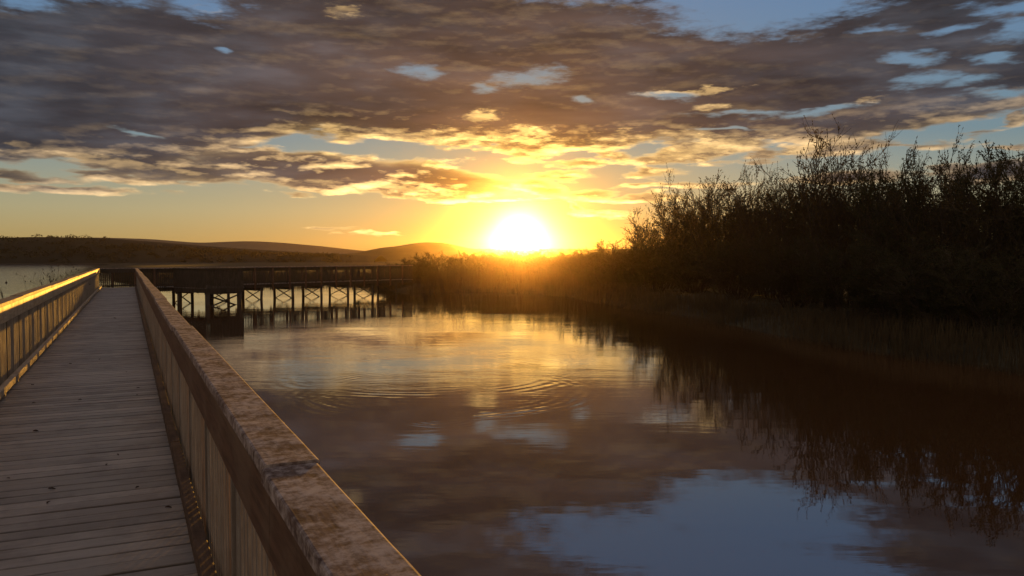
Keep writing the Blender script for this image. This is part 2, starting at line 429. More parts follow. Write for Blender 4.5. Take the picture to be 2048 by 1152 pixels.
# centre x, y, ring radius, ring width, wavelength, height
RINGS = [(-1.3, 15.6, 2.6, 0.45, 0.24, 0.0007, 0, 0), (-1.15, 12.9, 0.45, 0.25, 0.15, 0.0006, 0, 0), (-1.9, 18.0, 3.0, 0.6, 0.30, 0.0008, 0, 0)]
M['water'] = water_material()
# ------------------------------------------------------------------ land and water
LAKE = [(24, -60), (19, -20), (15.5, 4), (13.0, 14), (11.2, 19), (9.3, 27), (7.8, 36), (5.7, 47), (3.6, 54.5), (0.8, 59.5), (-3, 61.5), (-7.6, 60.5), (-10.4, 64), (-13, 79), (-20, 86), (-30, 86), (-37, 84),
        (-45, 93), (-65, 130), (-117, 225), (-170, 325), (-206, 347), (-420, 352), (-800, 349), (-800, -60)]
_lk = np.array(LAKE, float)

def shore_dist(px, py):
    """metres from the shore line, positive on land"""
    px = np.asarray(px, float); py = np.asarray(py, float)
    best = np.full(px.shape, 1e9); inside = np.zeros(px.shape, bool)
    n = len(_lk)
    for i in range(n):
        ax, ay = _lk[i]; bx, by = _lk[(i+1) % n]
        dx, dy = bx-ax, by-ay
        tt = np.clip(((px-ax)*dx+(py-ay)*dy)/(dx*dx+dy*dy), 0, 1)
        best = np.minimum(best, np.hypot(px-ax-tt*dx, py-ay-tt*dy))
        c = ((ay > py) != (by > py)) & (px < (bx-ax)*(py-ay)/(by-ay+1e-12)+ax)
        inside ^= c
    return np.where(inside, -best, best)

def wob(x, y):
    return (np.sin(x*0.61+1.3*np.sin(y*0.37))*np.cos(y*0.53+0.8*np.sin(x*0.29)) + 0.5*np.sin(x*1.7+y*1.1)*np.cos(y*1.9-x*0.7))

def land_z(x, y):
    d = shore_dist(x, y) + 0.35*wob(x, y)
    z = np.where(d > 0, 0.34*(1-np.exp(-d/0.9)) + 0.30*(1-np.exp(-np.maximum(d, 0)/9.0)), np.maximum(d*0.35, -1.2))
    return z + np.where(d > 0.3, 0.05*wob(x*1.3, y*1.3), 0)

def axis(fine0, fine1, step, lo, hi, grow=1.16):
    c = list(np.arange(fine0, fine1+1e-6, step)); s = step
    while c[-1] < hi: s *= grow; c.append(min(hi, c[-1]+s))
    s = step
    while c[0] > lo: s *= grow; c.insert(0, max(lo, c[0]-s))
    return np.array(c)

def sheet(name, xs, ys, zf, mat):
    X, Y = np.meshgrid(xs, ys)
    Z = zf(X, Y)
    nx, ny = len(xs), len(ys)
    v = np.stack([X.ravel(), Y.ravel(), Z.ravel()], 1)
    i = np.arange(nx*ny).reshape(ny, nx)
    f = np.stack([i[:-1, :-1].ravel(), i[:-1, 1:].ravel(), i[1:, 1:].ravel(), i[1:, :-1].ravel()], 1)
    me = bpy.data.meshes.new(name)
    me.from_pydata(v.tolist(), [], f.tolist()); me.update()
    me.polygons.foreach_set('use_smooth', [True]*len(me.polygons))
    me.materials.append(mat)
    o = bpy.data.objects.new(name, me); COL.objects.link(o)
    return o

gr = sheet('ground', axis(-50, 40, 0.9, -900, 700), axis(-10, 100, 0.9, -80, 760), land_z, M['ground'])
tag(gr, 'low dark marshy ground reaching back from the water to the hills', None, None, 'structure')
wt = MB(); wt.add([(-850, -79, 0), (60, -79, 0), (60, 380, 0), (-850, 380, 0)], [(0, 1, 2, 3)])
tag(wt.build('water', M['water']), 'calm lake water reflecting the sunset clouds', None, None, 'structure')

def hill(name, prof, D, front, back, mat, label, seed, rough=0.5):
    """a ridge whose skyline follows prof (photo column, row) seen from the path, D metres out"""
    rng = random.Random(seed)
    px0, px1 = prof[0][0], prof[-1][0]
    n = int((px1-px0)/7)
    xs = np.linspace(px0, px1, n)
    yy = np.interp(xs, [p[0] for p in prof], [p[1] for p in prof])
    k = np.ones(7)/7
    ys = np.convolve(np.pad(yy, 3, mode='edge'), k, mode='valid')
    rows = [(-front, 0.0), (-front*0.75, 0.22), (-front*0.5, 0.5), (-front*0.25, 0.80), (0, 1.0), (back*0.3, 0.9), (back*0.65, 0.5), (back, 0.0)]
    mb = MB(); m_ = len(rows)
    for j in range(n):
        h = (YH-ys[j])/PX*D + CAM_H
        for (dy, f) in rows:
            Y = D+dy
            z = 0.2 + f*max(0.1, h-0.2) + (rng.uniform(-1, 1)*rough*0.12 if f < 1 else rng.uniform(-1, 1)*rough*0.05)
            mb.v.append(((xs[j]-1024)/PX*D*(1+dy/D*0.5), Y, z if f > 0 else -0.3))
    for j in range(n-1):
        for i in range(m_-1):
            a = j*m_+i
            mb.f.append((a, a+m_, a+m_+1, a+1))
    o = mb.build(name, mat, None, smooth=True)
    return tag(o, label, None, None, 'structure')
hill('hill', [(-700, 486), (-300, 478), (0, 476), (60, 474), (150, 475), (215, 477), (300, 483), (400, 491), (480, 497), (560, 502), (650, 507), (760, 512)], 400, 50, 60, M['hill_wood'],
     'dark wooded hillside rising behind the open lake', 3)
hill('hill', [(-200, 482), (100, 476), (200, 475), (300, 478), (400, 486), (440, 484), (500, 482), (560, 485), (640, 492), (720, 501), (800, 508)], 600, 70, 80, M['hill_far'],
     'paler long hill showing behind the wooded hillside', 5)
hill('hill', [(690, 508), (735, 503), (752, 495), (790, 494), (812, 489), (832, 485.5), (868, 484), (893, 486), (915, 491), (940, 498), (1000, 500.5), (1100, 502), (1200, 500), (1400, 498), (1800, 495), (2500, 494)], 500, 40, 60, M['hill_mid'],
     'small rounded hill on the skyline left of the sun', 8)

def clump(mb, c, r, h, n, rng, size):
    """leafy crown: many small faces scattered through an uneven ellipsoid"""
    for _ in range(n):
        while True:
            p = Vector((rng.uniform(-1, 1), rng.uniform(-1, 1), rng.uniform(-1, 1)))
            if 0.15 < p.length < 1: break
        q = Vector((c[0]+p.x*r, c[1]+p.y*r, c[2]+p.z*h))
        a = Vector((rng.gauss(0, 1), rng.gauss(0, 1), rng.gauss(0, 1))).normalized()*size*rng.uniform(0.5, 1.3)
        b = a.cross(Vector((rng.gauss(0, 1), rng.gauss(0, 1), rng.gauss(0, 1)))).normalized()*size*rng.uniform(0.4, 0.9)
        mb.add([q-a, q+b, q+a, q-b], [(0, 1, 2, 3)])
rng = random.Random(21)
fw = MB()
prof = [(-700, 486), (-300, 478), (0, 476), (60, 474), (150, 475), (215, 477), (300, 483), (400, 491), (480, 497), (560, 502), (650, 507), (760, 512)]
for _ in range(420):
    px = rng.uniform(-330, 700)
    f = rng.random()**0.7
    ytop = np.interp(px, [p[0] for p in prof], [p[1] for p in prof])
    hz = (YH-ytop)/PX*400+CAM_H
    if px > 215 and f > 0.8: f *= 0.75
    Y = 350+50*f
    x = (px-1024)/PX*Y
    z = max(0.3, hz*f)
    s = rng.uniform(0.8, 1.7)*(1.25 if (20 < px < 95 or 128 < px < 170) else 0.8)
    clump(fw, (x, Y, z+s*0.35), 2.2*s, 1.0*s, 46, rng, 0.42)
for _ in range(160):                      # rough scrub along the middle skyline
    px = rng.uniform(950, 1500)
    Y = 498; x = (px-1024)/PX*Y
    clump(fw, (x, Y, (516-500)/PX*500+2.4), 2.6, rng.uniform(0.5, 1.1), 30, rng, 0.45)
tag(fw.build('far_wood', M['far_leaf']), 'far off dark woodland covering the low hills on the skyline', None, None, 'stuff')
# ------------------------------------------------------------------ boardwalk
LC = -0.508                     # centre line, metres right of the eye
SC_ = 48.0                      # where it bends
HALF = R(25.61+35.0)/2
CORNER = U2*SC_ + R2*LC
FAR_L = 22.5
def near(s, o, z):              # along, right of centre, above the deck
    p = U2*s + R2*(LC+o); return (p.x, p.y, DECK+z)
def far(s, o, z):
    p = CORNER + V2*s + T2*o; return (p.x, p.y, DECK+z)
def near_end(o): return SC_ - o*math.tan(HALF)
def far_start(o): return o*math.tan(HALF)

bw = empty('boardwalk', near(0, 0, 0))
tag(bw, 'long grey timber boardwalk on piles bending right across the lake', 'boardwalk')
def part(mb, name, mat, root, smooth=False):
    """link a mesh built in world space under root, keeping it in place"""
    o = mb.build(name, mat, None, smooth)
    o.parent = root
    o.matrix_parent_inverse = Matrix.Translation(-Vector(root.location)) if root.location.length else Matrix.Identity(4)
    return o
rng = random.Random(4)
# deck planks
dk = MB(); s = -4.0; i = 0
while s < SC_+1.0:
    e = min(s+0.16-rng.uniform(0.014, 0.02), SC_+1.2)
    a, b = -0.868+rng.uniform(-.006, .006), 0.868+rng.uniform(-.006, .006)
    if s > SC_-0.8:
        b = min(b, (SC_-s)/math.tan(HALF)+0.2)
    dz = rng.uniform(-0.002, 0.002); tl = rng.uniform(-0.003, 0.003)
    n = 4; rows = []
    for k in range(n+1):
        o_ = a+(b-a)*k/n
        zz = dz + tl*(o_/0.87) + rng.uniform(-.0006, .0006)
        rows.append([near(s, o_, zz-0.035), near(s, o_, zz-0.004), near(s+0.004, o_, zz), near(e-0.004, o_, zz), near(e, o_, zz-0.004), near(e, o_, zz-0.035)])
    b0 = len(dk.v)
    for r_ in rows: dk.v.extend(r_)
    for k in range(n):
        for q in range(6):
            q2 = (q+1) % 6
            dk.f.append((b0+k*6+q, b0+(k+1)*6+q, b0+(k+1)*6+q2, b0+k*6+q2))
    dk.f.append(tuple(b0+q for q in range(6))); dk.f.append(tuple(b0+n*6+q for q in range(6))[::-1])
    s += 0.16; i += 1
s = 0.45
while s < FAR_L:
    dk.box(far, s, s+0.148, -0.868, 0.868, -0.045, -0.008)
    s += 0.16
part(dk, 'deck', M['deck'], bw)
js = MB()
for o_ in (-0.74, 0, 0.74):
    js.box(near, -4, near_end(o_), o_-0.035, o_+0.035, -0.235, -0.046)
    js.box(far, far_start(o_)+0.02, FAR_L, o_-0.035, o_+0.035, -0.24, -0.046)
part(js, 'joists', M['pile'], bw)
def bent(fr, s, jit):
    mb = MB(); mb.box(fr, s-0.05, s+0.05, -1.02, 1.02, -0.43, -0.242); part(mb, 'bearer', M['pile'], bw)
    for o_ in (-0.92, 0.92):
        mb = MB(); mb.tube([fr(s+jit+rng.uniform(-.07, .07), o_+rng.uniform(-.06, .06), -2.0), fr(s, o_, -0.245)], [0.095*rng.uniform(.85, 1.15), 0.08*rng.uniform(.9, 1.1)], 8)
        part(mb, 'pile', M['pile'], bw, True)
    for (oa, ob, ds) in ((-0.95, 0.95, 0.10), (0.95, -0.95, -0.10)):
        mb = MB()
        a = Vector(fr(s+ds, oa, -0.32+rng.uniform(-.05, .03))); b = Vector(fr(s+ds, ob, -1.12+rng.uniform(-.06, .1)))
        mb.tube([a, b], 0.036, 4)
        part(mb, 'brace', M['pile'], bw)
for k in range(20): bent(near, -2.0+2.5*k, rng.uniform(-.03, .03))
for k in range(9): bent(far, 1.4+2.4*k, rng.uniform(-.03, .03))

# ---- railings
def length_mb(fr, s0, s1, sect, step=0.12, wobble=0.0, twist=0.0):
    """extrude a cross-section [(o, z)] along a rail with slight unevenness"""
    mb = MB(); n = max(1, int((s1-s0)/step)); m_ = len(sect)
    for k in range(n+1):
        s_ = s0+(s1-s0)*k/n
        for (o_, z_) in sect:
            mb.v.append(fr(s_, o_+rng.uniform(-1, 1)*wobble, z_+rng.uniform(-1, 1)*wobble))
    for k in range(n):
        for q in range(m_):
            q2 = (q+1) % m_
            mb.f.append((k*m_+q, k*m_+q2, (k+1)*m_+q2, (k+1)*m_+q))
    mb.f.append(tuple(range(m_))[::-1]); mb.f.append(tuple(n*m_+q for q in range(m_)))
    return mb

def rounded(o0, o1, z0, z1, r=0.007):
    return [(o0+r, z0), (o1-r, z0), (o1, z0+r), (o1, z1-r), (o1-r*0.3, z1-r*0.3), (o1-r, z1), (o0+r, z1), (o0+r*0.3, z1-r*0.3), (o0, z1-r), (o0, z0+r)]

def railing(root, fr, side, s0, s1, fine, first_post, cap_joint, geo, mats=('cap', 'rail', 'kick', 'slat')):
    """side +1 = right of the walk; geo holds offsets measured in the photograph"""
    capi, capo, kicki = geo
    S = side
    def sec(o0, o1, z0, z1, r=0.007):
        a, b = sorted((S*o0, S*o1)); return rounded(a, b, z0, z1, r)
    # hand rail lengths
    js_ = [s0]; j = cap_joint
    while j < s1-0.6:
        if j > s0+0.6: js_.append(j)
        j += 4.8
    js_.append(s1)
    for i_, (a, b) in enumerate(zip(js_[:-1], js_[1:])):
        dz, do = ((-.0022, -.007*S) if i_ % 2 == 0 else (.0018, .002*S)) if fine else (0, 0)
        sect = [(o_+do, z_+dz) for (o_, z_) in sec(capi, capo, 1.005, 1.05)]
        part(length_mb(fr, a+0.009, b-0.009, sect, 0.11 if fine else 1.0, 0.00045 if fine else 0), 'handrail', M[mats[0]], root, False)
        part(length_mb(fr, a+0.002, b-0.002, sec(capi+0.014, capi+0.054, 0.79, 1.003, 0.004), 0.2 if fine else 1.0, 0.0008 if fine else 0), 'side_rail', M[mats[1]], root)
        part(length_mb(fr, a+0.012, b-0.012, sec(kicki, kicki+0.07, 0.034, 0.115, 0.006), 0.15 if fine else 1.0, 0.001 if fine else 0), 'kickboard', M[mats[2]], root)
    mb = MB(); q = s0+0.4
    while q < s1-0.3:
        o0, o1 = sorted((S*(kicki+0.006), S*(kicki+0.064))); mb.box(fr, q, q+0.1, o0, o1, 0.001, 0.033); q += 1.2
    part(mb, 'kickboard_blocks', M[mats[2]], root)
    # posts and slat panels
    ps = []; p = first_post
    while p > s0+1.32: p -= 1.32
    while p < s1-0.05: ps.append(p); p += 1.32
    po = max(capi+0.056, 0.885)
    for p in ps:
        mb = MB()
        o0, o1 = sorted((S*(po+0.022), S*(po+0.107)))
        mb.box(fr, p-0.045, p+0.045, o0, o1, -0.42, 1.0)
        part(mb, 'post', M['rail'], root)
    edges = [s0] + ps + [s1]
    for a, b in zip(edges[:-1], edges[1:]):
        if b-a < 0.2: continue
        mb = MB(); q = a+0.03
        while q < b-0.05:
            w = 0.042
            o0, o1 = sorted((S*(po+rng.uniform(0, .002)), S*(po+0.019)))
            mb.box(fr, q, q+w, o0, o1, -0.26, 0.985)
            q += 0.113
        part(mb, 'slat_panel', M[mats[3]], root)

rl = empty('railing', near(0, 0.9, 0)); tag(rl, 'near timber railing with a mottled frosty handrail, running up from the bottom of the photo', 'railing')
railing(rl, near, 1, -4.0, near_end(0.9), True, 3.5, 2.17, (0.821, 0.969, 0.791))
rl2 = empty('railing', near(0, -1.0, 0)); tag(rl2, 'timber railing on the open lake side with its top edge lit orange by the sun', 'railing')
railing(rl2, near, -1, 2.0, near_end(-0.97), True, 3.1, 4.1, (0.890, 1.057, 0.791), ('cap_sunlit', 'rail_sunlit', 'rail_sunlit', 'slat'))
rl3 = empty('railing', far(0, 1.0, 0)); tag(rl3, 'distant slatted railing past the bend, on the pond side above the braced piles', 'railing')
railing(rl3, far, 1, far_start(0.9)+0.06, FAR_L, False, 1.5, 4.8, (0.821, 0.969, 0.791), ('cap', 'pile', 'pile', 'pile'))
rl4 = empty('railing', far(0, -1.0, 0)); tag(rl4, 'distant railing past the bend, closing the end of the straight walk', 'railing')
railing(rl4, far, -1, far_start(-0.97)+0.06, FAR_L, False, 1.5, 4.8, (0.821, 0.969, 0.791), ('cap', 'pile', 'pile', 'pile'))

# ---- viewing bay on the pond side of the far stretch
vp = empty('viewing_platform', far(3.65, 2.6, 0)); tag(vp, 'small dark viewing bay on stout piles, jutting from the far boardwalk into the pond', 'platform')
mb = MB(); A0, A1, B1 = 2.5, 4.8, 4.2
s = A0
while s < A1-0.05: mb.box(far, s, s+0.145, 1.14, B1, -0.045, -0.008); s += 0.16
part(mb, 'deck', M['deck'], vp)
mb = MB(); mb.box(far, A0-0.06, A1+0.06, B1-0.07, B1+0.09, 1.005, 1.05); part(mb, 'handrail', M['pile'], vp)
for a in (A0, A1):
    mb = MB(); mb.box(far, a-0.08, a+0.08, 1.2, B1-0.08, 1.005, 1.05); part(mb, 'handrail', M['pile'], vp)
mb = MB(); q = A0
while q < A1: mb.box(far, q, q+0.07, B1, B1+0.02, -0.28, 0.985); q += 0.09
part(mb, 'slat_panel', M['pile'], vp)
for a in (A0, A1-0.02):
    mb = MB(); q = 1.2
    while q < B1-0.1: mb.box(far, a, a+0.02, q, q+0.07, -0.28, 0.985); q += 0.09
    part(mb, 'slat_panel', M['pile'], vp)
for a in (A0+0.15, A1-0.15):
    for b in (1.5, B1-0.12):
        mb = MB(); mb.tube([far(a, b, -2.0), far(a, b, -0.05)], 0.13, 8); part(mb, 'pile', M['pile'], vp, True)
for (a, b, o_) in ((A0+.2, A1-.2, B1-0.24), (A1-.2, A0+.2, B1-0.04)):
    mb = MB(); mb.tube([far(a, o_, -0.4), far(b, o_, -1.05)], 0.045, 4); part(mb, 'brace', M['pile'], vp)
mb = MB(); mb.box(far, A0+0.02, A1-0.02, B1-0.2, B1-0.03, -0.36, -0.06); part(mb, 'bearer', M['pile'], vp)
HAZE, HAZE_G, HAZE_TOP = 0.00013, 0.97, 19.5
# ------------------------------------------------------------------ trees and plants
def at(px, D, z=0.0):
    return Vector(((px-1024)/PX*D, D, z))

def grow(p, d, L, n, rng, up, jit):
    pts = [Vector(p)]; d = Vector(d).normalized()
    for _ in range(n):
        d = (d + Vector((rng.gauss(0, jit), rng.gauss(0, jit), rng.gauss(0, jit)+up))).normalized()
        pts.append(pts[-1] + d*(L/n))
    return pts
def along(pts, t):
    x = t*(len(pts)-1); i = min(int(x), len(pts)-2); f = x-i
    return pts[i].lerp(pts[i+1], f), (pts[i+1]-pts[i]).normalized()
def turn(d, ang, rng):
    a = d.cross(Vector((rng.gauss(0, 1), rng.gauss(0, 1), rng.gauss(0, 1)))).normalized()
    return (Matrix.Rotation(ang, 3, a) @ d).normalized()
def leaf(mb, p, d, rng, size):
    a = (d + Vector((rng.gauss(0, .5), rng.gauss(0, .5), rng.gauss(0, .5)-0.1))).normalized()*size*rng.uniform(0.65, 1.25)
    b = a.cross(Vector((rng.gauss(0, 1), rng.gauss(0, 1), rng.gauss(0, 1)))).normalized()*size*0.21
    mb.add([p, p+a*0.5+b, p+a, p+a*0.5-b], [(0, 1, 2, 3)])

def shrub_mesh(seed, H, spread, nstem, nbr, ntw, nleaf, lean=(0, 0), leafsize=0.095, low=0.12, up=0.05):
    """many-stemmed willow scrub: bare shoots rising out of a leafier base"""
    rng = random.Random(seed); st, br, lv = MB(), MB(), MB()
    for i in range(nstem):
        az = 2*math.pi*(i+rng.random())/nstem
        tilt = spread*math.sqrt(rng.uniform(0.02, 1))
        d = Vector((math.cos(az)*tilt+lean[0], math.sin(az)*tilt+lean[1], 1))
        base = Vector((math.cos(az)*rng.uniform(0.1, 0.7), math.sin(az)*rng.uniform(0.1, 0.7), -0.15))
        L = H*(rng.uniform(0.7, 0.95)+0.10*tilt)
        pts = grow(base, d, L, 8, rng, up*0.6, 0.07)
        st.tube(pts, [0.042*(1-0.86*k/8)*(H/6) for k in range(9)], 5)
        for b in range(nbr):
            t = low+(1-low)*((b+rng.random())/nbr)
            p, dd = along(pts, t)
            bl = H*rng.uniform(0.16, 0.34)*(1.2-0.72*t)
            bp = grow(p, turn(dd, rng.uniform(0.45, 1.15), rng), bl, 4, rng, 0.10, 0.16)
            br.tube(bp, [0.013*(1-0.7*k/4)*(H/6) for k in range(5)], 3, caps=False)
            nt = max(2, int(ntw*rng.uniform(0.6, 1.3)))
            for q in range(nt):
                u = 0.15+0.85*(q+rng.random())/nt
                tp, td = along(bp, u)
                tl = rng.uniform(0.25, 0.75)*(H/6)**0.5
                tw = grow(tp, turn(td, rng.uniform(0.2, 0.8), rng), tl, 2, rng, 0.15, 0.15)
                br.tube(tw, [0.0075, 0.006, 0.0035], 3, caps=False)
                nl = int(nleaf*rng.uniform(0.4, 1.5)*(1.15-0.3*t))
                for _ in range(nl):
                    lp, ld = along(tw, rng.uniform(0.15, 1))
                    leaf(lv, lp, ld, rng, leafsize)
        # leading shoot
        for q in range(10):
            lp, ld = along(pts, rng.uniform(0.8, 1)); leaf(lv, lp, ld, rng, leafsize)
    return st, br, lv

def make_shrub(name, *a, leafmat='leaf', **k):
    st, br, lv = shrub_mesh(*a, **k)
    root = empty(name)
    st.build('trunk', M['bark'], root, True)
    br.build('twigs', M['bark'], root)
    lv.build('foliage', M[leafmat], root)
    return root

PROTO = {
    'a': make_shrub('willow_shrub', 11, 6.0, 0.55, 15, 15, 10, 7),
    'b': make_shrub('willow_shrub', 23, 6.0, 0.45, 14, 15, 10, 7),
    'c': make_shrub('willow_shrub', 37, 6.0, 0.65, 15, 14, 9, 6),
    't': make_shrub('willow_shrub', 41, 6.0, 0.36, 13, 13, 8, 5),            # tall, thin shoots
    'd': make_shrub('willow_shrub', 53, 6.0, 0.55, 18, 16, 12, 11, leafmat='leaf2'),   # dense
    'l': make_shrub('willow_shrub', 67, 6.0, 0.45, 8, 11, 6, 4, lean=(-0.75, 0.0), up=0.01),  # leaning out
}
for i, k in enumerate(PROTO): PROTO[k].location = (0, 0, -500)
used = set()
def place(kind, px, D, H, rz, label, cat='shrub', group='willow scrub on the right bank', wide=1.0):
    r = PROTO[kind] if kind not in used else copy_thing(PROTO[kind])
    used.add(kind)
    p = at(px, D); z = float(land_z(np.array([p.x]), np.array([p.y]))[0])
    r.location = (p.x, p.y, max(z, 0.02)-0.03)
    r.rotation_euler = (0, 0, rz)
    k = H/6.0
    r.scale = (k*wide, k*wide, k)
    tag(r, label, cat, group)
    return r
# kind, photo column, distance, height, turn, label
for a in [
    ('l', 1272, 57, 3.7, 0.0, 'thin shrub leaning out over the water at the end of the scrub nearest the sun', 1.0),
    ('l', 1232, 60, 2.6, 0.5, 'low straggling shrub out on the point, lowest and closest to the sun of the scrub', 1.0),
    ('c', 1330, 55, 5.6, 0.7, 'twiggy shrub directly right of the leaning shrub, its crown sloping down towards the sun', 1.0),
    ('a', 1385, 51, 6.9, 1.9, 'rounded bare twigged shrub where the scrub first reaches its full height, coming from the sun', 1.0),
    ('b', 1458, 47, 7.3, 0.3, 'upright feathery shrub just left of the dip in the middle of the scrub skyline', 1.0),
    ('c', 1545, 42, 6.9, 2.6, 'sparse open shrub with sky showing through its top, left of the tallest shoots', 0.85),
    ('t', 1672, 34, 7.9, 0.4, 'tallest shrub, its bare shoots standing high above the rest of the scrub', 0.85),
    ('a', 1615, 38, 6.3, 4.0, 'low crowned shrub just left of and behind the tallest shoots', 0.85),
    ('b', 1745, 33, 6.0, 5.1, 'thin shrub lit by gold cloud behind it, between the tallest shoots and the dark shrub', 0.9),
    ('d', 1835, 29, 6.1, 1.2, 'densest and darkest shrub with a broad top, right of the gold lit thin shrub', 0.75),
    ('c', 1925, 27, 5.3, 3.3, 'lower shrub in the dip to the right of the darkest shrub', 0.85),
    ('a', 2010, 25, 5.4, 0.2, 'shrub at the right border of the photo with cloud behind its top', 0.85),
    ('d', 2120, 24, 5.6, 2.2, 'dense shrub cut off by the right border of the photo', 0.9),
]:
    place(a[0], a[1], a[2], a[3], a[4], a[5], wide=a[6])
for (px, D, H, rz) in [(1360, 60, 5.4, 1.0), (1430, 55, 6.2, 3.0), (1520, 49, 5.8, 5.0), (1600, 44, 5.9, 0.5), (1690, 40, 5.9, 2.5), (1780, 36, 5.4, 4.1), (1880, 33, 5.2, 1.7), (1975, 31, 5.0, 3.6), (2080, 30, 5.2, 5.5), (1310, 64, 4.2, 4.4)]:
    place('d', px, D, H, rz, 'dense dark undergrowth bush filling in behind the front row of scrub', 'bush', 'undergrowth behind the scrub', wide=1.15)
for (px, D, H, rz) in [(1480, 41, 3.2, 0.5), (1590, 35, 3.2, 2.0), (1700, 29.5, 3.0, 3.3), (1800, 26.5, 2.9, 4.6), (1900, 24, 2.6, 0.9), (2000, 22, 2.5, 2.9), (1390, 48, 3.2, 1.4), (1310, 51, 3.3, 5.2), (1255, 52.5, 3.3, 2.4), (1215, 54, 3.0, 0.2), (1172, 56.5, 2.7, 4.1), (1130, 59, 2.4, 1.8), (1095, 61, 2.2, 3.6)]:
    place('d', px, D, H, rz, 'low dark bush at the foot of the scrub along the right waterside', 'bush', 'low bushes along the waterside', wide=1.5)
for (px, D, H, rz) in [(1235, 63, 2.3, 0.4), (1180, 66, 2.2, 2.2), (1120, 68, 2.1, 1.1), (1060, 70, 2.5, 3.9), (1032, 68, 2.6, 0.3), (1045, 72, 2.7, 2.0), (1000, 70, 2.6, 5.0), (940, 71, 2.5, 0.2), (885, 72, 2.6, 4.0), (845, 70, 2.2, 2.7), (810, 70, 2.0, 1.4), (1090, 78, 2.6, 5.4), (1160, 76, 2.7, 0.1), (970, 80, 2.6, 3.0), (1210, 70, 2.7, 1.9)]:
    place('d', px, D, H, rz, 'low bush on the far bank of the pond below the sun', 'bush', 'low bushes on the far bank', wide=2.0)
for k, r in PROTO.items():
    assert k in used, k

# reeds and grasses, beyond counting
def blades(name, n, dom, hlo, hhi, w, dmin, dmax, label, mat, seed, bend=0.15, dens=None):
    rng = np.random.default_rng(seed)
    x0, x1, y0, y1 = dom
    xs, ys = [], []
    got = 0
    while got < n:
        X = rng.uniform(x0, x1, 60000); Y = rng.uniform(y0, y1, 60000)
        d = shore_dist(X, Y) + 0.35*wob(X, Y)
        k = (d > dmin) & (d < dmax) & (rng.random(60000) < 0.35+0.65*(wob(X*0.8, Y*0.8) > -0.2))
        if dens is not None: k &= dens(X, Y)
        xs.append(X[k]); ys.append(Y[k]); got += int(k.sum())
    X = np.concatenate(xs)[:n]; Y = np.concatenate(ys)[:n]
    Z = np.maximum(land_z(X, Y), -0.25)
    H = rng.uniform(hlo, hhi, n)*(0.75+0.25*np.clip(wob(X*0.5, Y*0.5)+0.5, 0, 1.4))
    H = H*np.where(X < -10, 0.55, np.where((X > 4.5) & (Y < 56), 0.42, 1.0))
    a = rng.uniform(0, math.pi, n); bx = rng.normal(0, bend, n)*H; by = rng.normal(0, bend, n)*H
    cw, sw = np.cos(a)*w, np.sin(a)*w
    v = np.empty((n, 5, 3))
    v[:, 0] = np.stack([X-cw, Y-sw, Z-0.05], 1); v[:, 1] = np.stack([X+cw, Y+sw, Z-0.05], 1)
    v[:, 2] = np.stack([X-cw*.8+bx*.3, Y-sw*.8+by*.3, Z+H*.55], 1); v[:, 3] = np.stack([X+cw*.8+bx*.3, Y+sw*.8+by*.3, Z+H*.55], 1)
    v[:, 4] = np.stack([X+bx, Y+by, Z+H], 1)
    i = np.arange(n)*5
    me = bpy.data.meshes.new(name)
    q = np.stack([i, i+1, i+3, i+2], 1).tolist(); tr = np.stack([i+2, i+3, i+4], 1).tolist()
    me.from_pydata(v.reshape(-1, 3).tolist(), [], q+tr); me.update(); me.materials.append(mat)
    o = bpy.data.objects.new(name, me); COL.objects.link(o)
    return tag(o, label, None, None, 'stuff')
def not_walk(X, Y):
    c = CORNER
    s = (X-c.x)*V2.x+(Y-c.y)*V2.y; o = (X-c.x)*T2.x+(Y-c.y)*T2.y
    return ~((np.abs(o) < 1.5) & (s > -2) & (s < 33))
blades('reeds', 34000, (-60, 20, 8, 110), 0.9, 1.9, 0.011, -0.9, 2.4, 'dry reeds fringing the banks of the pond', M['reed'], 5, 0.12, not_walk)
blades('grass', 42000, (-50, 45, 5, 110), 0.2, 0.55, 0.012, 0.2, 22, 'rough grass covering the marshy banks', M['reed'], 9, 0.3, not_walk)

# loose plants standing in the lake beside the left railing
def reed_plant(s, o, n, top, spread, seed, label, heads):
    rng = random.Random(seed)
    b = Vector(near(s, o, -DECK)); root = empty('reed_clump', b)
    st, sd = MB(), MB()
    for _ in range(n):
        x, y = rng.gauss(0, spread), rng.gauss(0, spread)
        h = top*rng.uniform(0.72, 1.03)
        p = grow((x, y, -0.4), (rng.gauss(0, .12), rng.gauss(0, .12), 1), h+0.4, 7, rng, -0.02 if not heads else 0.05, 0.05)
        st.tube(p, [0.008*(1-0.6*k/7) for k in range(8)], 3, caps=False)
        if heads:
            for _k in range(3):
                q, dd = along(p, rng.uniform(0.7, 1.0))
                e = q+turn(dd, rng.uniform(0.3, 0.9), rng)*rng.uniform(0.1, 0.3)
                st.tube([q, e], 0.004, 3, caps=False)
                sd.tube([e-Vector((0, 0, .03)), e, e+Vector((0, 0, .035))], [0.004, 0.022, 0.004], 5)
        else:
            q, dd = along(p, 0.95)
            sd.tube([q, q+dd*0.1, q+dd*0.2], [0.005, 0.012, 0.003], 4)
    st.build('stems', M['seed'], root); sd.build('seed_heads', M['seed'], root)
    return tag(root, label, 'reeds', None)
reed_plant(21.5, -2.35, 34, 1.84, 0.33, 3, 'bent grassy reeds poking up over the lit railing at the left border of the photo', False)
reed_plant(37.5, -2.3, 26, 2.25, 0.42, 6, 'thin stalks with dark seed heads beside the far part of the lit railing', True)

